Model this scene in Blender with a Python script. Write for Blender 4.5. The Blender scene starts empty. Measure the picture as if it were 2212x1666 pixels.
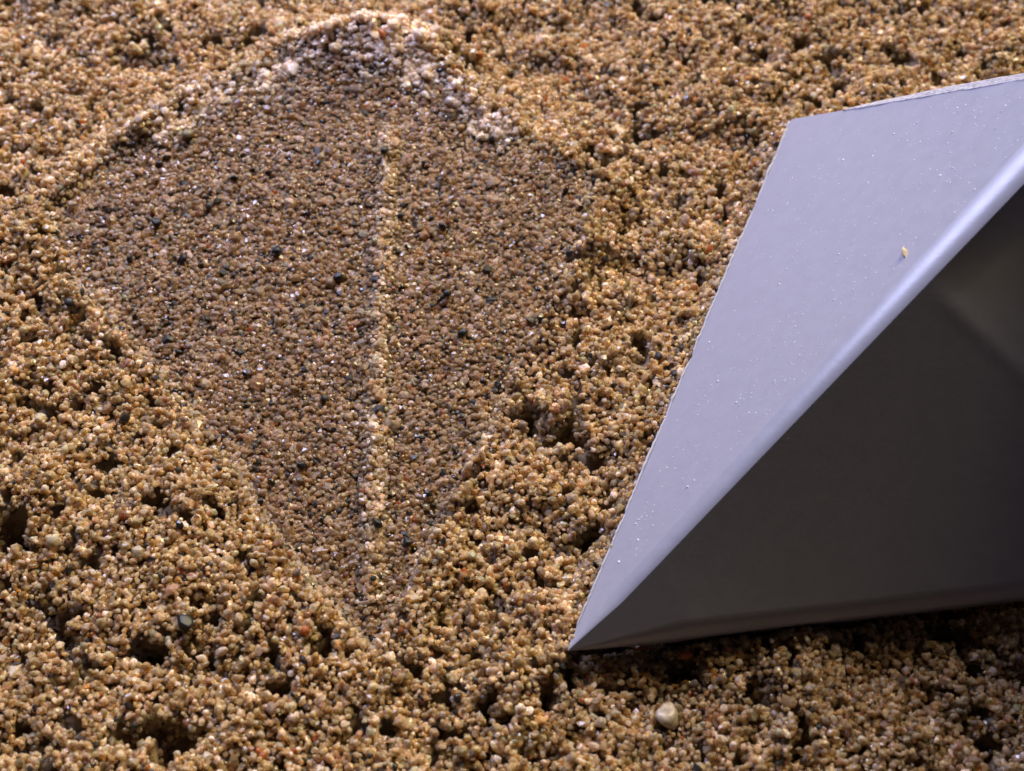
import bpy, math
import numpy as np

# ---------------------------------------------------------------- camera, world, lamps, exposure
# All layout below is in millimetres; MM turns it into metres (a real 5 cm patch of damp sand).
MM = 0.001
TILT = math.radians(32.0)      # camera leans back from straight down
DIST = 69.0                    # mm from lens to the aim point on the sand
FOCAL, SENSOR = 50.0, 36.0
CAM = np.array((0.0, -DIST * math.sin(TILT), DIST * math.cos(TILT)))

scene = bpy.context.scene
cam_data = bpy.data.cameras.new('camera')
cam_data.lens, cam_data.sensor_width, cam_data.sensor_fit = FOCAL, SENSOR, 'HORIZONTAL'
cam_data.clip_start, cam_data.clip_end = 0.002, 10.0
cam_data.dof.use_dof = True
cam_data.dof.focus_distance = 66.5 * MM
cam_data.dof.aperture_fstop = 75.0
cam = bpy.data.objects.new('camera', cam_data)
cam.location = CAM * MM
cam.rotation_euler = (TILT, 0, 0)
scene.collection.objects.link(cam)
scene.camera = cam

world = bpy.data.worlds.new('World')
scene.world = world
world.use_nodes = True
bg = world.node_tree.nodes['Background']
bg.inputs[0].default_value = (0.55, 0.47, 0.52, 1)
bg.inputs[1].default_value = 0.03


def aim(o, target=(0, 0, 0)):
    from mathutils import Vector
    d = Vector(target) - o.location
    o.rotation_euler = d.to_track_quat('-Z', 'Y').to_euler()


def area_lamp(name, loc, size, power, colour, target=(0, 0, 0)):
    l = bpy.data.lights.new(name, 'AREA')
    l.shape = 'DISK'
    l.size, l.energy, l.color = size, power, colour
    o = bpy.data.objects.new(name, l)
    o.location = loc
    scene.collection.objects.link(o)
    aim(o, target)
    return o


# warm room lamp beyond the top of the picture, a little to the left; cool soft light from the upper left
area_lamp('warm_lamp', (0.19, 0.33, 0.275), 0.26, 3.5, (1.0, 0.85, 0.51), (0, 0.005, 0))
area_lamp('cool_lamp', (-0.043, 0.068, 0.068), 0.045, 0.158, (0.58, 0.62, 1.0), (0.015, 0.0, 0.003))

scene.view_settings.view_transform = 'Standard'
scene.view_settings.look = 'None'
scene.view_settings.exposure = 0.0
scene.view_settings.gamma = 1.0
scene.view_settings.use_curve_mapping = False
scene.render.engine = 'CYCLES'
scene.cycles.max_bounces = 6
scene.cycles.use_denoising = True
scene.cycles.sample_clamp_indirect = 6.0

rng = np.random.default_rng(11)
PW, PH = 2212.0, 1666.0        # the photograph's layout grid used while measuring


def ray(px, py):
    u = (px / PW - 0.5) * SENSOR / FOCAL
    v = (0.5 - py / PH) * (PH / PW) * SENSOR / FOCAL
    c, s = math.cos(TILT), math.sin(TILT)
    return np.array((u, v * c + s, v * s - c))


def at(px, py, z=0.0):
    """point on the level z (mm) seen at that place of the photograph"""
    d = ray(px, py)
    return CAM + d * ((z - CAM[2]) / d[2])


def on_plane(px, py, p0, n):
    d = ray(px, py)
    return CAM + d * (np.dot(p0 - CAM, n) / np.dot(d, n))


# ---------------------------------------------------------------- materials
def new_mat(name):
    m = bpy.data.materials.new(name)
    m.use_nodes = True
    nt = m.node_tree
    return m, nt, nt.nodes['Principled BSDF']


def grain_material():
    m, nt, p = new_mat('quartz_grain')
    at_ = nt.nodes.new('ShaderNodeAttribute')
    at_.attribute_name = 'tint'
    tc = nt.nodes.new('ShaderNodeTexCoord')
    nz = nt.nodes.new('ShaderNodeTexNoise')
    nz.inputs['Scale'].default_value = 7000.0
    nz.inputs['Detail'].default_value = 3.0
    nt.links.new(tc.outputs['Object'], nz.inputs['Vector'])
    ramp = nt.nodes.new('ShaderNodeMapRange')
    ramp.inputs['From Min'].default_value = 0.3
    ramp.inputs['From Max'].default_value = 0.7
    ramp.inputs['To Min'].default_value = 0.62
    ramp.inputs['To Max'].default_value = 1.25
    nt.links.new(nz.outputs['Fac'], ramp.inputs['Value'])
    mul = nt.nodes.new('ShaderNodeVectorMath')
    mul.operation = 'SCALE'
    nt.links.new(at_.outputs['Color'], mul.inputs[0])
    nt.links.new(ramp.outputs['Result'], mul.inputs['Scale'])
    nt.links.new(mul.outputs['Vector'], p.inputs['Base Color'])
    nt.links.new(at_.outputs['Alpha'], p.inputs['Roughness'])
    p.inputs['IOR'].default_value = 1.55
    p.subsurface_method = 'BURLEY'
    p.inputs['Subsurface Weight'].default_value = 0.95
    p.inputs['Subsurface Radius'].default_value = (1.0, 0.72, 0.45)
    p.inputs['Subsurface Scale'].default_value = 0.00040
    p.inputs['Specular IOR Level'].default_value = 0.5
    bump = nt.nodes.new('ShaderNodeBump')
    bump.inputs['Strength'].default_value = 0.35
    bump.inputs['Distance'].default_value = 0.00006
    nt.links.new(nz.outputs['Fac'], bump.inputs['Height'])
    nt.links.new(bump.outputs['Normal'], p.inputs['Normal'])
    # a share of the light passes through the grain, as in clear quartz
    tr = nt.nodes.new('ShaderNodeBsdfTranslucent')
    nt.links.new(mul.outputs['Vector'], tr.inputs['Color'])
    mix = nt.nodes.new('ShaderNodeMixShader')
    mix.inputs[0].default_value = 0.15
    out = nt.nodes['Material Output']
    nt.links.new(p.outputs[0], mix.inputs[1])
    nt.links.new(tr.outputs[0], mix.inputs[2])
    nt.links.new(mix.outputs[0], out.inputs['Surface'])
    return m


def solid_grain_material(name, col, rough=0.3):
    m, nt, p = new_mat(name)
    nz = nt.nodes.new('ShaderNodeTexNoise')
    nz.inputs['Scale'].default_value = 4200.0
    tc = nt.nodes.new('ShaderNodeTexCoord')
    nt.links.new(tc.outputs['Object'], nz.inputs['Vector'])
    cr = nt.nodes.new('ShaderNodeValToRGB')
    cr.color_ramp.elements[0].position = 0.3
    cr.color_ramp.elements[1].position = 0.75
    cr.color_ramp.elements[0].color = tuple(c * 0.6 for c in col) + (1,)
    cr.color_ramp.elements[1].color = tuple(min(1, c * 1.25) for c in col) + (1,)
    nt.links.new(nz.outputs['Fac'], cr.inputs['Fac'])
    nt.links.new(cr.outputs['Color'], p.inputs['Base Color'])
    p.inputs['Roughness'].default_value = rough
    return m


def bed_material():
    m, nt, p = new_mat('deep_damp_sand')
    tc = nt.nodes.new('ShaderNodeTexCoord')
    nz = nt.nodes.new('ShaderNodeTexVoronoi')
    nz.inputs['Scale'].default_value = 2300.0
    nt.links.new(tc.outputs['Object'], nz.inputs['Vector'])
    cr = nt.nodes.new('ShaderNodeValToRGB')
    cr.color_ramp.elements[0].color = (0.10, 0.062, 0.032, 1)
    cr.color_ramp.elements[1].color = (0.40, 0.27, 0.15, 1)
    nt.links.new(nz.outputs['Color'], cr.inputs['Fac'])
    nt.links.new(cr.outputs['Color'], p.inputs['Base Color'])
    p.inputs['Roughness'].default_value = 0.7
    return m


def plastic_material():
    m, nt, p = new_mat('satin_grey_plastic')
    tc = nt.nodes.new('ShaderNodeTexCoord')
    nz = nt.nodes.new('ShaderNodeTexNoise')
    nz.inputs['Scale'].default_value = 1500.0
    nz.inputs['Detail'].default_value = 5.0
    nt.links.new(tc.outputs['Object'], nz.inputs['Vector'])
    cr = nt.nodes.new('ShaderNodeValToRGB')
    cr.color_ramp.elements[0].position = 0.3
    cr.color_ramp.elements[1].position = 0.7
    cr.color_ramp.elements[0].color = (0.335, 0.333, 0.395, 1)
    cr.color_ramp.elements[1].color = (0.360, 0.358, 0.422, 1)
    nt.links.new(nz.outputs['Fac'], cr.inputs['Fac'])
    nt.links.new(cr.outputs['Color'], p.inputs['Base Color'])
    fine = nt.nodes.new('ShaderNodeTexNoise')
    fine.inputs['Scale'].default_value = 5200.0
    fine.inputs['Detail'].default_value = 2.0
    nt.links.new(tc.outputs['Object'], fine.inputs['Vector'])
    bump = nt.nodes.new('ShaderNodeBump')
    bump.inputs['Strength'].default_value = 0.12
    bump.inputs['Distance'].default_value = 0.00003
    nt.links.new(fine.outputs['Fac'], bump.inputs['Height'])
    nt.links.new(bump.outputs['Normal'], p.inputs['Normal'])
    mr = nt.nodes.new('ShaderNodeMapRange')
    mr.inputs['To Min'].default_value = 0.26
    mr.inputs['To Max'].default_value = 0.38
    nt.links.new(nz.outputs['Fac'], mr.inputs['Value'])
    nt.links.new(mr.outputs['Result'], p.inputs['Roughness'])
    p.inputs['IOR'].default_value = 1.48
    return m


M_GRAIN = grain_material()
M_BED = bed_material()
M_PLASTIC = plastic_material()
M_BLACK = solid_grain_material('black_mineral', (0.012, 0.011, 0.012), 0.5)
M_RUST = solid_grain_material('rust_orange_mineral', (0.42, 0.11, 0.025), 0.35)
M_CREAM = solid_grain_material('cream_quartz', (0.62, 0.49, 0.33), 0.35)
M_FLECK = solid_grain_material('bright_fleck', (0.85, 0.85, 0.9), 0.12)
M_LAYER = solid_grain_material('pale_print_layer', (0.55, 0.53, 0.56), 0.4)


# ---------------------------------------------------------------- relief of the sand
def hash2(ix, iy, seed):
    n = (ix.astype(np.int64) * 374761393 + iy.astype(np.int64) * 668265263 + seed * 1442695041) & 0x7fffffff
    n = ((n ^ (n >> 13)) * 1274126177) & 0x7fffffff
    n = n ^ (n >> 16)
    return (n & 0xffff) / 65535.0


def vnoise(x, y, seed):
    ix, iy = np.floor(x), np.floor(y)
    fx, fy = x - ix, y - iy
    fx, fy = fx * fx * (3 - 2 * fx), fy * fy * (3 - 2 * fy)
    a, b = hash2(ix, iy, seed), hash2(ix + 1, iy, seed)
    c, d = hash2(ix, iy + 1, seed), hash2(ix + 1, iy + 1, seed)
    return (a * (1 - fx) + b * fx) * (1 - fy) + (c * (1 - fx) + d * fx) * fy - 0.5


def poly_dist(x, y, poly):
    """signed distance (negative inside)"""
    best = np.full(x.shape, 1e9)
    inside = np.zeros(x.shape, bool)
    n = len(poly)
    for i in range(n):
        x0, y0 = poly[i]
        x1, y1 = poly[(i + 1) % n]
        dx, dy = x1 - x0, y1 - y0
        t = np.clip(((x - x0) * dx + (y - y0) * dy) / (dx * dx + dy * dy), 0, 1)
        best = np.minimum(best, np.hypot(x - x0 - t * dx, y - y0 - t * dy))
        cond = ((y0 > y) != (y1 > y)) & (x < (x1 - x0) * (y - y0) / (y1 - y0 + 1e-12) + x0)
        inside ^= cond
    return np.where(inside, -best, best)


def flat(pts, z=0.0):
    return [tuple(at(px, py, z)[:2]) for px, py in pts]


IMPRINT = flat([(105, 445), (250, 350)], 0.8) + flat([(470, 205), (640, 135), (800, 118), (930, 140), (985, 205), (1110, 285)], 1.6) \
    + flat([(1285, 390), (1225, 560)], 0.8) + flat([(1165, 720), (1085, 880), (970, 1080), (880, 1270), (800, 1400),
                                                  (690, 1280), (575, 1130), (440, 925), (300, 765)], -0.6) + flat([(135, 590)], 0.2)
SEAM = [at(842, 290, 1.8)[:2], at(826, 640, 0)[:2], at(812, 960, -0.6)[:2], at(800, 1290, -1)[:2]]
Y_TIP = at(800, 1400, -1)[1]
WEDGE_FOOT = flat([(1225, 1407), (1708, 258), (2300, 130), (2900, 0), (2900, 1200), (2230, 1296)], 1.0)

# hollows between the clods: place in the photograph, radius and depth in mm
PITS = [(132, 600, .55, 1.5), (1150, 885, .6, 1.5), (1205, 930, .75, 1.9), (1270, 990, .6, 1.6), (1300, 345, .7, 1.6), (1240, 320, .5, 1.0),
        (1355, 352, .5, 1.0), (1005, 165, 1.1, 2.0), (310, 1410, 1.0, 1.8), (30, 1150, .8, 1.7), (75, 880, .7, 1.2), (170, 880, .6, 1.0),
        (370, 1610, .9, 1.7), (300, 1605, .6, 1.2), (895, 1425, .6, 1.5), (1200, 1500, .5, 1.3), (1720, 92, .7, 1.5), (1790, 125, .8, 1.3),
        (1280, 1125, .6, 1.5), (1475, 420, .6, 1.3), (2090, 1400, .7, 1.6), (2040, 1370, .6, 1.4), (545, 1340, .6, 1.3), (700, 1375, .7, 1.2),
        (1060, 1545, .5, 1.3), (1490, 1440, .6, 1.2), (1250, 1420, .5, 1.2), (60, 1610, .6, 1.5), (430, 1320, .5, 1.0), (180, 700, .5, 1.0),
        (245, 770, .5, .9), (320, 890, .5, .9), (1650, 380, .5, 1.0), (35, 300, .6, 1.0), (560, 60, .6, 1.0), (350, 60, .7, .9),
        (1240, 20, .5, .9), (1990, 30, .6, .9), (1385, 290, .5, .8), (960, 1500, .6, 1.3), (780, 1560, .5, 1.0), (1640, 1500, .6, 1.1),
        (1850, 1620, .5, 1.1), (1730, 1590, .5, 1.1), (2130, 1560, .6, 1.0), (480, 1120, .5, .9), (210, 1200, .5, .9), (150, 1330, .6, 1.0),
        (1330, 1600, .5, 1.0), (600, 1500, .6, 1.1), (1180, 1230, .5, .9), (1060, 1290, .4, .9), (1350, 1130, .5, 1.1), (1380, 780, .4, .8)]
PITS = [(tuple(at(a, b)[:2]), r * 0.85, d * 1.8) for a, b, r, d in PITS]
CREST = [(690, 105, 2.4, .5), (770, 85, 2.4, .5), (860, 80, 2.6, .8), (930, 110, 2.0, .4), (1010, 200, 1.2, .5), (1085, 255, 1.2, .4), (480, 185, 1.4, .4), (350, 260, 1.4, .4)]
CREST = [(tuple(at(a, b, 2.2)[:2]), r, d) for a, b, r, d in CREST]
CREST_AREA = flat([(600, 150), (630, 92), (760, 52), (880, 45), (960, 85), (985, 185), (1040, 205), (1130, 285), (1085, 300), (990, 235), (930, 180), (850, 175), (800, 155), (700, 128), (560, 185), (430, 250), (300, 320), (270, 300), (480, 170)], 2.0)


def seam_bump(x, y):
    best = np.full(x.shape, 1e9)
    for p0, p1 in zip(SEAM[:-1], SEAM[1:]):
        dx, dy = p1[0] - p0[0], p1[1] - p0[1]
        t = np.clip(((x - p0[0]) * dx + (y - p0[1]) * dy) / (dx * dx + dy * dy), 0, 1)
        best = np.minimum(best, np.hypot(x - p0[0] - t * dx, y - p0[1] - t * dy))
    return best


def seam_x(y):
    ys = [p[1] for p in SEAM][::-1]
    xs = [p[0] for p in SEAM][::-1]
    return np.interp(y, ys, xs)


def relief(x, y):
    """height of the sand (mm), how pressed it is (0..1), signed distance to the imprint, distance to the seam"""
    sd = poly_dist(x, y, IMPRINT)
    base = -2.2 + 0.14 * (y - Y_TIP)
    floor = base - 0.032 * np.abs(x - seam_x(y))
    sdist = seam_bump(x, y)
    wob = 0.16 * vnoise(x / 2.2, y / 2.2, 5) + 0.10 * vnoise(x / 0.9, y / 0.9, 6)
    inside = floor + wob + (0.36 + 0.25 * vnoise(y / 1.6, x * 0 + 3, 9)) * np.exp(-(sdist / 0.58) ** 2)
    n = 1.3 * vnoise(x / 7.0, y / 7.0, 1) + 1.3 * vnoise(x / 3.1, y / 3.1, 2) + 1.05 * vnoise(x / 1.45, y / 1.45, 3) + 0.40 * vnoise(x / 0.6, y / 0.6, 4)
    n = np.where(n > 0, n * 0.60, n * 0.80)
    gap = vnoise(x / 0.8, y / 0.8, 21) + 0.6 * vnoise(x / 0.42, y / 0.42, 22)
    n = n - 1.3 * np.clip((gap - 0.33) / 0.08, 0, 1)
    berm = np.maximum(0, base + 0.1) * np.exp(-(np.maximum(sd, 0) / 2.3) ** 2)
    loose = n * (0.45 + 0.55 * np.clip(sd / 2.0, 0, 1)) + berm
    wx, wy = x + 1.7 * vnoise(x / 0.8, y / 0.8, 31), y + 1.7 * vnoise(x / 0.8, y / 0.8, 32)
    for (cx, cy), r, d in PITS:
        q = ((wx - cx) ** 2 + (wy - cy) ** 2) / (r * r)
        loose = loose - d * np.exp(-q * q)
    north = np.clip((y - Y_TIP - 14) / 8, 0, 1)
    k = np.clip(0.5 - sd / (0.7 + 0.35 * north), 0, 1)
    k = k * k * (3 - 2 * k)
    h = inside * k + loose * (1 - k)
    for (cx, cy), r, d in CREST:
        h = h + d * np.exp(-((x - cx) ** 2 + (y - cy) ** 2) / (r * r))
    # the wedge has pressed its own seat
    wd = poly_dist(x, y, WEDGE_FOOT)
    w = np.clip(0.1 - wd / 0.8, 0, 1)
    h = h * (1 - w) + (np.minimum(h, 0) - 2.2) * w
    # keep the sand below the wedge's rim close outside it
    near = np.clip(1 - np.maximum(wd, 0) / 1.5, 0, 1)
    (tx, ty), (ax, ay) = WEDGE_FOOT[0], WEDGE_FOOT[1]
    west = (ax - tx) * (y - ty) - (ay - ty) * (x - tx) > 0
    cap = np.where(west, 0.95 + 0.5 * vnoise(x / 1.1, y / 1.1, 81), 0.45)
    h = np.where((wd > -0.3) & (wd < 1.5), np.minimum(h, cap * near + h * (1 - near)), h)
    h = np.where(west & (wd > 0) & (wd < 1.2), np.maximum(h, (cap - 0.25) * np.clip(1 - wd / 1.2, 0, 1) + h * np.clip(wd / 1.2, 0, 1)), h)
    return h, k, sd, sdist


# ---------------------------------------------------------------- object helpers
def link(name, mesh, parent=None, **props):
    o = bpy.data.objects.new(name, mesh)
    scene.collection.objects.link(o)
    o.parent = parent
    for k, v in props.items():
        o[k] = v
    return o


def empty(name, loc, **props):
    o = bpy.data.objects.new(name, None)
    o.empty_display_size = 0.002
    o.location = loc
    scene.collection.objects.link(o)
    for k, v in props.items():
        o[k] = v
    return o


def make_mesh(name, verts, faces, mat, smooth=True):
    me = bpy.data.meshes.new(name)
    me.from_pydata([tuple(v) for v in verts], [], faces)
    me.materials.append(mat)
    if smooth:
        me.polygons.foreach_set('use_smooth', [True] * len(me.polygons))
    me.update()
    return me


def tri_mesh(name, V, F, mat, tint=None):
    """big triangle soup from numpy arrays"""
    me = bpy.data.meshes.new(name)
    me.vertices.add(len(V))
    me.vertices.foreach_set('co', V.astype(np.float32).ravel())
    me.loops.add(len(F) * 3)
    me.loops.foreach_set('vertex_index', F.astype(np.int32).ravel())
    me.polygons.add(len(F))
    me.polygons.foreach_set('loop_start', np.arange(0, len(F) * 3, 3, dtype=np.int32))
    me.polygons.foreach_set('use_smooth', np.ones(len(F), bool))
    if tint is not None:
        a = me.attributes.new('tint', 'FLOAT_COLOR', 'POINT')
        a.data.foreach_set('color', tint.astype(np.float32).ravel())
    me.materials.append(mat)
    me.update(calc_edges=True)
    return me


# ---------------------------------------------------------------- grain shapes
def icosphere(levels):
    p = (1 + 5 ** 0.5) / 2
    v = [(-1, p, 0), (1, p, 0), (-1, -p, 0), (1, -p, 0), (0, -1, p), (0, 1, p), (0, -1, -p), (0, 1, -p), (p, 0, -1), (p, 0, 1), (-p, 0, -1), (-p, 0, 1)]
    f = [(0, 11, 5), (0, 5, 1), (0, 1, 7), (0, 7, 10), (0, 10, 11), (1, 5, 9), (5, 11, 4), (11, 10, 2), (10, 7, 6), (7, 1, 8),
         (3, 9, 4), (3, 4, 2), (3, 2, 6), (3, 6, 8), (3, 8, 9), (4, 9, 5), (2, 4, 11), (6, 2, 10), (8, 6, 7), (9, 8, 1)]
    v = [np.array(q) / np.linalg.norm(q) for q in v]
    for _ in range(levels):
        cache, nf = {}, []

        def mid(a, b):
            key = (min(a, b), max(a, b))
            if key not in cache:
                q = v[a] + v[b]
                v.append(q / np.linalg.norm(q))
                cache[key] = len(v) - 1
            return cache[key]
        for a, b, c in f:
            ab, bc, ca = mid(a, b), mid(b, c), mid(c, a)
            nf += [(a, ab, ca), (b, bc, ab), (c, ca, bc), (ab, bc, ca)]
        f = nf
    return np.array(v), np.array(f)


def octasphere():
    V, F = [np.array(q, float) for q in ((1, 0, 0), (-1, 0, 0), (0, 1, 0), (0, -1, 0), (0, 0, 1), (0, 0, -1))], []
    cache = {}

    def mid(a, b):
        key = (min(a, b), max(a, b))
        if key not in cache:
            q = V[a] + V[b]
            V.append(q / np.linalg.norm(q))
            cache[key] = len(V) - 1
        return cache[key]
    for a, b, c in ((0, 2, 4), (2, 1, 4), (1, 3, 4), (3, 0, 4), (2, 0, 5), (1, 2, 5), (3, 1, 5), (0, 3, 5)):
        ab, bc, ca = mid(a, b), mid(b, c), mid(c, a)
        F += [(a, ab, ca), (b, bc, ab), (c, ca, bc), (ab, bc, ca)]
    return np.array(V), np.array(F)


def grain_shapes(levels, count, seed):
    """subangular grains: a ball cut by random planes, then stretched"""
    r = np.random.default_rng(seed)
    V, F = octasphere() if levels == 'octa' else icosphere(levels)
    out = []
    for _ in range(count):
        k = r.integers(4, 8)
        n = r.normal(size=(k, 3))
        n /= np.linalg.norm(n, axis=1)[:, None]
        d = r.uniform(0.50, 0.95, k)
        dots = V @ n.T
        rad = np.where(dots > 1e-3, d / np.maximum(dots, 1e-3), 9).min(axis=1)
        rad = np.minimum(rad, 1.12)
        P = V * rad[:, None] * r.uniform(0.68, 1.32, 3)
        out.append(P / np.abs(P).max(axis=1).mean() * 0.80)
    return np.array(out), F


def rotations(n, r):
    q = r.normal(size=(n, 4))
    q /= np.linalg.norm(q, axis=1)[:, None]
    w, x, y, z = q.T
    return np.stack([np.stack([1 - 2 * (y * y + z * z), 2 * (x * y - w * z), 2 * (x * z + w * y)], 1),
                     np.stack([2 * (x * y + w * z), 1 - 2 * (x * x + z * z), 2 * (y * z - w * x)], 1),
                     np.stack([2 * (x * z - w * y), 2 * (y * z + w * x), 1 - 2 * (x * x + y * y)], 1)], 1)


SH_FINE = grain_shapes('octa', 60, 3)
SH_COARSE = grain_shapes(0, 24, 4)

# colours of the minerals in this sand (linear), their share, roughness
PALETTE = [((0.50, 0.345, 0.185), .27), ((0.43, 0.30, 0.165), .20), ((0.56, 0.40, 0.25), .15), ((0.60, 0.47, 0.32), .11), ((0.48, 0.33, 0.21), .05),
           ((0.33, 0.215, 0.11), .08), ((0.45, 0.25, 0.09), .035), ((0.36, 0.19, 0.11), .028), ((0.22, 0.15, 0.11), .03), ((0.40, 0.35, 0.23), .02),
           ((0.035, 0.03, 0.028), .013), ((0.42, 0.13, 0.035), .004)]
P_COL = np.array([c for c, _ in PALETTE]) * np.array((0.89, 0.875, 0.83))
P_W = np.array([w for _, w in PALETTE])
P_W = P_W / P_W.sum()
PALE = np.array([(0.78, 0.63, 0.50), (0.70, 0.54, 0.41), (0.80, 0.65, 0.54), (0.62, 0.46, 0.34)])


def grain_tints(n, pale, r):
    idx = r.choice(len(P_COL), n, p=P_W)
    c = P_COL[idx] * r.lognormal(-0.03, 0.15, n)[:, None] * r.uniform(0.94, 1.06, (n, 3))
    isp = r.random(n) < pale
    c[isp] = PALE[r.integers(0, len(PALE), isp.sum())] * r.uniform(0.9, 1.1, isp.sum())[:, None]
    rough = np.where(r.random(n) < 0.32, r.uniform(0.08, 0.2, n), r.uniform(0.40, 0.7, n))
    return np.clip(np.column_stack([c, rough]), 0.005, 0.9)


def grain_mesh(name, C, S, tints, shapes, r, squash=None):
    protos, F = shapes
    n = len(C)
    P = protos[r.integers(0, len(protos), n)]
    R = rotations(n, r)
    V = np.einsum('nij,nkj->nki', R, P) * (S * 0.5)[:, None, None]
    if squash is not None:
        V[:, :, 2] *= squash[:, None]
    V = (V + C[:, None, :]) * MM
    k = P.shape[1]
    FF = F[None] + (np.arange(n) * k)[:, None, None]
    T = np.repeat(tints[:, None, :], k, axis=1)
    me = tri_mesh(name, V.reshape(-1, 3), FF.reshape(-1, 3), M_GRAIN, T.reshape(-1, 4))
    me.polygons.foreach_set('use_smooth', np.repeat(r.random(n) < 0.25, len(F)))
    return me


# ---------------------------------------------------------------- sand bed (the body of the sand under its loose top grains)
def build_bed():
    nx, ny = 300, 260
    xs = np.linspace(-62, 62, nx)
    ys = np.linspace(-46, 60, ny)
    X, Y = np.meshgrid(xs, ys)
    h, k, sd, _ = relief(X.ravel(), Y.ravel())
    V = np.column_stack([X.ravel(), Y.ravel(), h - 0.38 + 0.32 * k]) * MM
    i = np.arange(nx * ny).reshape(ny, nx)
    a, b, c, d = i[:-1, :-1].ravel(), i[:-1, 1:].ravel(), i[1:, 1:].ravel(), i[1:, :-1].ravel()
    F = np.concatenate([np.column_stack([a, b, c]), np.column_stack([a, c, d])])
    link('sand_ground', tri_mesh('sand_ground', V, F, M_BED), kind='structure', label='damp brown sand ground below the loose top grains')


build_bed()


# ---------------------------------------------------------------- the grains
def hex_points(spacing, x0, x1, y0, y1, r, jitter):
    dy = spacing * 0.866
    ny, nx = int((y1 - y0) / dy), int((x1 - x0) / spacing)
    J, I = np.meshgrid(np.arange(ny), np.arange(nx), indexing='ij')
    x = x0 + (I + 0.5 * (J % 2)) * spacing
    y = y0 + J * dy
    x = x.ravel() + r.normal(0, jitter * spacing, x.size)
    y = y.ravel() + r.normal(0, jitter * spacing, y.size)
    return x, y


def frame_margin(x, y):
    """how far (in picture widths) a point on the sand lies outside the camera's field, 0 inside"""
    P = np.column_stack([x, y, np.zeros_like(x)]) - CAM
    c, s = math.cos(TILT), math.sin(TILT)
    depth = P[:, 1] * s - P[:, 2] * c
    u = P[:, 0] / depth * FOCAL / SENSOR
    v = (P[:, 1] * c + P[:, 2] * s) / depth * FOCAL / SENSOR
    return np.maximum(np.abs(u) - 0.5, np.abs(v) - 0.5 * PH / PW)


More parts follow.
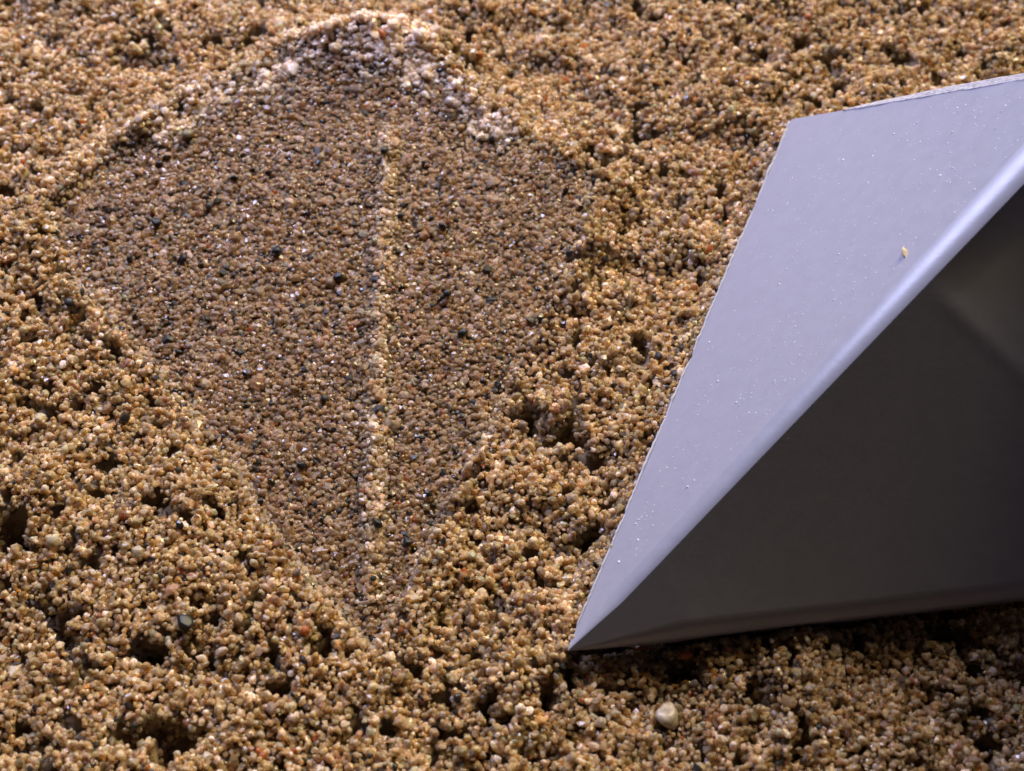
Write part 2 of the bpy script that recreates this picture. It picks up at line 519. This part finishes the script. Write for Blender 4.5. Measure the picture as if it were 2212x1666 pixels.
def build_grains():
    r = np.random.default_rng(7)
    box = (-44, 44, -28, 44)
    coarse, fine = [], []
    # deep layer: coarse shapes fill the gaps
    x, y = hex_points(0.40, *box, r, 0.22)
    keep = frame_margin(x, y) < 0.06
    x, y = x[keep], y[keep]
    h, k, sd, sm = relief(x, y)
    z = h - 0.27 + r.normal(0, 0.05, len(x))
    coarse.append((x, y, z, r.lognormal(math.log(0.42), 0.16, len(x)), k, sd, sm))
    # surface layer
    x, y = hex_points(0.200, *box, r, 0.28)
    keep = frame_margin(x, y) < 0.06
    x, y = x[keep], y[keep]
    h, k, sd, sm = relief(x, y)
    keep = r.random(len(x)) < 0.97 - 0.10 * (1 - k)
    x, y, h, k, sd, sm = [q[keep] for q in (x, y, h, k, sd, sm)]
    z = h + r.normal(0, 1, len(x)) * (0.02 + 0.07 * (1 - k))
    size = r.lognormal(math.log(0.258), 0.29, len(x)) * (1.0 + 0.06 * k)
    m = frame_margin(x, y) < 0.02
    (fine if True else coarse).append(tuple(q[m] for q in (x, y, z, size, k, sd, sm)))
    coarse.append(tuple(q[~m] for q in (x, y, z, size, k, sd, sm)))
    # loose grains lying on top, outside the imprint mostly
    x, y = hex_points(0.52, *box, r, 0.4)
    keep = frame_margin(x, y) < 0.02
    x, y = x[keep], y[keep]
    h, k, sd, sm = relief(x, y)
    keep = r.random(len(x)) < 0.75 * (1 - k) + 0.04
    x, y, h, k, sd, sm = [q[keep] for q in (x, y, h, k, sd, sm)]
    size = r.lognormal(math.log(0.29), 0.28, len(x))
    z = h + 0.15 + 0.10 * r.random(len(x))
    fine.append((x, y, z, size, k, sd, sm))

    def cat(groups):
        return [np.concatenate([g[i] for g in groups]) for i in range(7)]
    fx, fy, fz, fs, fk, fsd, fsm = cat(fine)
    cx, cy, cz, cs, ck, csd, csm = cat(coarse)
    # no grain pokes through the wedge
    ok = poly_dist(fx, fy, WEDGE_FOOT) > -1.6
    fx, fy, fz, fs, fk, fsd, fsm = [q[ok] for q in (fx, fy, fz, fs, fk, fsd, fsm)]

    y_crest = at(800, 300, 1.6)[1]
    crest = poly_dist(fx, fy, CREST_AREA) < r.normal(-0.1, 0.45, len(fx)) + 1.6 * vnoise(fx / 1.3, fy / 1.3, 44)
    arms = np.clip((np.abs(fx - at(800, 100, 2)[0]) - 2.6) / 2.5, 0, 1)
    fs = np.where(crest, fs * 1.25, fs)
    pressed = (fk > 0.5) & ~crest
    seam = pressed & (fsm < 0.55 + r.normal(0, 0.12, len(fx)))
    pressed &= ~seam
    rest = ~(crest | pressed | seam)

    def put(name, mask, pale, parent=None, damp=1.0, **props):
        t = grain_tints(mask.sum(), pale, r)
        if damp < 1:  # only switches on the dark specks of the pressed sand
            t[r.random(len(t)) < 0.07, :3] *= 0.08
        # damp and the imprint's shade coloured into the pressed grains, fading raggedly at its border
        damp_shade = np.clip((-fsd[mask] + 0.45) / 1.3 + r.normal(0, 0.22, mask.sum()) + 0.9 * vnoise(fx[mask] / 2.0, fy[mask] / 2.0, 71), 0, 1)
        damp_shade = np.where(crest[mask], damp_shade * 0.25, np.where(fsm[mask] < 0.55 + r.normal(0, 0.12, mask.sum()), damp_shade * 0.28, damp_shade))[:, None]
        t[:, :3] *= 1 + damp_shade * (np.array((0.57, 0.505, 0.50)) - 1)
        C = np.column_stack([fx, fy, fz])[mask]
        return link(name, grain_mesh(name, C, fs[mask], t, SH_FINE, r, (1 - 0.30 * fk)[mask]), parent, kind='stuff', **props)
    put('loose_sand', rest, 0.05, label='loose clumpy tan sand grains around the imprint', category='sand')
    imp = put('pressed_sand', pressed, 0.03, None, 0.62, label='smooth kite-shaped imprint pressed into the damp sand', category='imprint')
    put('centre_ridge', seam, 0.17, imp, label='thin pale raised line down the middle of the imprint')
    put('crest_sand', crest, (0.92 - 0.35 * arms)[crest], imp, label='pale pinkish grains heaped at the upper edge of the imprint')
    t = grain_tints(len(cx), 0.03, r)
    link('deep_sand', grain_mesh('deep_sand', np.column_stack([cx, cy, cz]), cs, t, SH_COARSE, r), None, kind='stuff',
         label='deeper sand grains seen in the gaps between the loose ones', category='sand')


build_grains()


# ---------------------------------------------------------------- the plastic wedge
def unit(v):
    return v / np.linalg.norm(v)


def build_wedge():
    T = at(1225, 1407, 0.9)
    A = at(1708, 258, 1.5)
    P = at(1990, 592, 11.6)
    nL = unit(np.cross(A - T, P - T))
    if nL[2] < 0:
        nL = -nL
    E = on_plane(2212, 171, T, nL)
    B = at(2212, 1291, 1.5)
    far = 2.3
    L1 = T + (A - T) * 1.6
    R1 = T + (P - T) * far
    C1 = T + (B - T) * far
    sections = 150
    ts = np.linspace(0, 1, sections) ** 1.25
    ts[0] = 0.0012
    nD = unit(np.cross(P - T, B - T))
    if nD[2] < 0:
        nD = -nD
    up_d = unit((R1 - C1) - np.dot(R1 - C1, unit(C1 - T)) * unit(C1 - T))   # in the dark face, away from its lower edge
    # crease across the dark face
    Q0, Q1 = on_plane(1985, 592, T, nD), on_plane(2212, 806, T, nD)
    cdir = unit(Q1 - Q0)
    cperp = unit(np.cross(nD, cdir))
    if np.dot(cperp, R1 - Q0) < 0:
        cperp = -cperp

    def quad(p, c, q, n):
        u = np.linspace(0, 1, n)[:, None]
        return (1 - u) ** 2 * p + 2 * u * (1 - u) * c + u ** 2 * q

    groups = {}
    rows = []
    for t in ts:
        L, R, C = T + t * (L1 - T), T + t * (R1 - T), T + t * (C1 - T)
        w = np.linalg.norm(R - C)
        band = min(0.62, 0.16 * w)
        D = C + up_d * band + nD * min(0.20, 0.05 * w)
        rr = min(0.50 + 0.80 * t * far / 1.6, 0.26 * np.linalg.norm(R - L))
        G1 = C + np.array((-0.10, 0.25, -1.0)) * min(1.0, 0.3 * w) * 1.4
        G2 = L + np.array((0.75, -0.15, -1.0)) * min(1.0, 0.3 * w) * 1.6
        lip = min(0.14, 0.05 * w)
        a0 = R + unit(L - R) * rr
        a1 = R + unit(D - R) * rr
        ar = R + unit(D - R) * rr * 0.55
        a1 = ar
        d0 = D + unit(R - D) * min(0.30, 0.08 * w)
        d1 = D + unit(C - D) * band * 0.45
        c0 = C + unit(D - C) * band * 0.30
        c1 = C + unit(G1 - C) * band * 0.30
        l0 = L + unit(R - L) * lip
        l1 = L + unit(G2 - L) * lip
        prof = [('upper_face', l0 + (a0 - l0) * np.linspace(0, 1, 24)[:, None]),
                ('ridge', quad(a0, R * 0.5 + (a0 + ar) * 0.25, ar, 14)),
                ('lower_face', a1 + (d0 - a1) * np.linspace(0, 1, 60)[:, None]),
                ('lower_rim', np.concatenate([quad(d0, D, d1, 6), quad(c0, C, c1, 6)])),
                ('base', np.array([c1, G1, G2, l1])),
                ('left_lip', quad(l1, L, l0, 6))]
        rows.append(prof)
    # rear cut: a steep plane through the top edge
    nrear = unit(np.cross(E - A, np.array((0.0, 0.10, 1.0))))
    if nrear[1] < 0:
        nrear = -nrear

    root = empty('plastic_wedge', tuple(T * MM), label='pointed lavender-grey plastic wedge lying with its tip on the sand', category='plastic wedge')
    import bmesh
    names = [n for n, _ in rows[0]]
    for gi, name in enumerate(names):
        k = len(rows[0][gi][1])
        V = np.concatenate([r[gi][1] for r in rows])
        if name in ('lower_face',):
            s = (V - Q0) @ cperp
            soft = 0.2
            bend = soft * np.log1p(np.exp(np.clip(s / soft, -40, 40)))
            fade = np.clip(((V - T) @ unit(P - T)) / 30, 0, 1)
            edge = np.tile(np.clip(np.minimum(np.linspace(0, 1, k) / 0.10, (1 - np.linspace(0, 1, k)) / 0.10), 0, 1), len(ts))
            V = V - nD[None] * ((bend * 0.16 - 0.06 * np.exp(-(s / 0.28) ** 2)) * fade * edge)[:, None]
        bm = bmesh.new()
        vs = [bm.verts.new(tuple((v - T) * MM)) for v in V]
        for i in range(len(ts) - 1):
            for j in range(k - 1):
                a = i * k + j
                bm.faces.new((vs[a], vs[a + 1], vs[a + k + 1], vs[a + k]))
        geom = bm.verts[:] + bm.edges[:] + bm.faces[:]
        bmesh.ops.bisect_plane(bm, geom=geom, dist=1e-9, plane_co=tuple((A - T) * MM), plane_no=tuple(nrear), clear_outer=True)
        bmesh.ops.recalc_face_normals(bm, faces=bm.faces[:])
        me = bpy.data.meshes.new(name)
        bm.to_mesh(me)
        bm.free()
        me.materials.append(M_PLASTIC)
        me.polygons.foreach_set('use_smooth', [name != 'base'] * len(me.polygons))
        o = link(name, me, root)
        if name == 'upper_face':
            o['label'] = 'wide pale lavender face catching the cool light'
        if name == 'lower_face':
            o['label'] = 'dark shaded face with a faint crease'
    # rear end cap (off to the right, closes the solid)
    def cut(p, q):
        d = q - p
        return p + d * (np.dot(A - p, nrear) / np.dot(d, nrear))
    Rr, X = cut(T, R1), cut(C1, R1)
    dn = np.array((0.0, 0.0, -1.4))
    capv = [A, Rr, X, X * (1, 1, 0) + dn, A + np.array((1.2, -0.2, -1.6))]
    link('rear_face', make_mesh('rear_face', [(v - T) * MM for v in capv], [(0, 1, 2, 3, 4)], M_PLASTIC, False), root)
    capv = [X, C1, C1 + np.array((0, 0.3, -1.4)), X * (1, 1, 0) + dn]
    link('end_face', make_mesh('end_face', [(v - T) * MM for v in capv], [(0, 1, 2, 3)], M_PLASTIC, False), root)

    # printed layers stepping down behind the top edge
    edge_dir = unit(E - A)
    length = np.linalg.norm(cut(T, R1) - A)
    north = unit(np.cross(np.array((0, 0, 1.0)), edge_dir))
    if north[1] < 0:
        north = -north
    for q in range(4):
        r0 = 0.125
        s0 = (0.27 + 0.02 * q) * np.linalg.norm(E - A)
        verts, faces = [], []
        n, m = 60, 8
        for i in range(n):
            s = s0 + (length - s0) * i / (n - 1)
            grow = 0.3 + 0.7 * min(1.0, (s - s0) / 6.0)
            rise = 0.02 * math.sin(s * 1.7 + q) + 0.015 * math.sin(s * 4.1 + 2 * q)
            c = A + edge_dir * s + north * ((0.03 + 0.27 * q) * grow + rise) + np.array((0, 0, -0.02 - (0.02 + 0.035 * q) * grow))
            for j in range(m):
                an = 2 * math.pi * j / m
                verts.append((c + north * (math.cos(an) * r0 * 0.8) + np.array((0, 0, 1)) * (math.sin(an) * r0 * 0.75) - T) * MM)
        for i in range(n - 1):
            for j in range(m):
                faces.append((i * m + j, i * m + (j + 1) % m, (i + 1) * m + (j + 1) % m, (i + 1) * m + j))
        faces += [tuple(range(m)), tuple(range((n - 1) * m, n * m))]
        link('print_layer', make_mesh('print_layer', verts, faces, M_LAYER), root)

    # ragged burr along the left edge
    r = np.random.default_rng(21)
    n, m = 260, 6
    verts, faces = [], []
    wob = np.convolve(r.normal(0, 1, n + 8), np.ones(9) / 3, 'valid') + 0.35 * r.normal(0, 1, n)
    for i in range(n):
        s = 0.01 + 0.985 * i / (n - 1)
        c = T + (A - T) * s + np.array((-1, 0, 0)) * (0.01 + 0.022 * wob[i]) + np.array((0, 0, 0.01 * wob[i]))
        rad = max(0.03, 0.075 + 0.014 * wob[i]) * min(1, 0.3 + s * 6)
        for j in range(m):
            an = 2 * math.pi * j / m
            verts.append((c + np.array((math.cos(an) * rad, 0, math.sin(an) * rad * 0.7)) - T) * MM)
    for i in range(n - 1):
        for j in range(m):
            faces.append((i * m + j, i * m + (j + 1) % m, (i + 1) * m + (j + 1) % m, (i + 1) * m + j))
    faces += [tuple(range(m)), tuple(range((n - 1) * m, n * m))]
    link('edge_burr', make_mesh('edge_burr', verts, faces, M_PLASTIC), root, label='ragged pale burr along the left edge')

    # bright flecks bedded in the plastic
    V, F = SH_COARSE
    allV, allF, cnt = [], [], 0

    def fleck(c, size, nrm):
        nonlocal cnt
        R = rotations(1, r)[0]
        q = (V[r.integers(0, len(V))] @ R.T) * size * 0.5
        allV.append((q + c + nrm * size * -0.18 - T) * MM)
        allF.append(F + cnt)
        cnt += len(q)
    while cnt < 750 * V.shape[1]:
        px, py = r.uniform(1240, 2290), r.uniform(150, 1400)
        a = np.array((px, py))
        # inside the pale face of the layout
        if py < 258 - (px - 1708) * 0.218 + 25 or px < 1225 + (1407 - py) * 0.4204 + 25 or py > 1407 - (px - 1225) * 1.076 - 45:
            continue
        fleck(on_plane(px, py, T, nL), r.choice([0.06, 0.075, 0.09, 0.12, 0.18], p=[.46, .32, .14, .06, .02]), nL)
    stop = cnt + 55 * V.shape[1]
    while cnt < stop:
        px, py = r.uniform(1300, 2212), r.uniform(900, 1360)
        if py < 1407 - (px - 1225) * 1.076 + 45 or py > 1407 - (px - 1225) * 0.1176 - 60:
            continue
        fleck(on_plane(px, py, T, nD), r.choice([0.10, 0.12, 0.15, 0.19], p=[.4, .35, .2, .05]), nD)
    me = tri_mesh('glitter_fleck', np.concatenate(allV), np.concatenate(allF), M_FLECK)
    link('glitter_fleck', me, root, kind='stuff', label='tiny bright flecks scattered over the plastic')
    return T, nL, nD


T_W, N_L, N_D = build_wedge()


# ---------------------------------------------------------------- single grains that stand out
def single_grain(name, px, py, size, mat, seed, lift=0.10, shape=None, **props):
    r = np.random.default_rng(seed)
    z = 0.0
    for _ in range(6):
        p = at(px, py, z)
        z = float(relief(p[:1], p[1:2])[0][0]) + lift
    protos, F = grain_shapes(2, 1, seed + 50)
    V = protos[0] @ rotations(1, r)[0].T * np.array(shape or (1, 1, 1)) * size * 0.5
    me = make_mesh(name, V * MM, [tuple(int(i) for i in f) for f in F], mat)
    o = link(name, me, **props)
    o.location = tuple(p[:2] * MM) + ((z) * MM,)
    return o


BLACK = [(337, 480), (447, 688), (652, 1005), (865, 466), (957, 490), (815, 1130), (925, 1065), (505, 385), (655, 268), (830, 325),
         (150, 655), (1230, 548), (965, 635), (560, 1085), (730, 600), (600, 540), (1060, 300), (395, 560), (700, 860), (880, 1170), (1000, 720), (280, 560)]
for i, (px, py) in enumerate(BLACK):
    single_grain('black_grain', px, py, (0.50, 0.36, 0.42, 0.31, 0.46)[i % 5], M_BLACK, 100 + i, 0.18,
                 label='small black mineral grain bedded in the smooth imprint', category='sand grain', group='black grains in the imprint')
single_grain('orange_grain', 760, 66, 0.62, M_RUST, 201, 0.42, (1, 1.2, 1.2), label='larger orange grain on the pale crest, left of the two', category='sand grain', group='orange grains on the crest')
single_grain('orange_grain', 824, 68, 0.46, M_RUST, 202, 0.40, (.8, 1.2, 1.2), label='smaller orange grain on the pale crest, right of the two', category='sand grain', group='orange grains on the crest')
single_grain('orange_grain', 1034, 120, 0.5, M_RUST, 203, 0.25, label='orange grain beside the dark hole right of the crest', category='sand grain')
single_grain('orange_grain', 1746, 38, 0.45, M_RUST, 204, 0.25, label='red-orange grain near the top edge above the wedge', category='sand grain')
single_grain('orange_grain', 1471, 1455, 0.5, M_RUST, 205, 0.25, label='orange grain just below the tip end of the wedge', category='sand grain')
single_grain('cream_grain', 1436, 1566, 0.95, M_CREAM, 206, 0.30, label='large cream faceted grain at the bottom, below the wedge tip', category='sand grain')
single_grain('black_grain', 395, 1346, 0.75, M_BLACK, 207, 0.30, label='large greenish-black grain among loose sand at lower left', category='sand grain')
# speck of sand stuck to the pale face
c = on_plane(1956, 548, T_W, N_L)
sp = single_grain('sand_speck', 1956, 548, 0.42, M_CREAM, 208, 0, (0.55, 1.4, 0.7), label='small cream sand speck stuck on the pale face near the ridge', category='sand grain')
sp.location = tuple((c + N_L * 0.05) * MM)
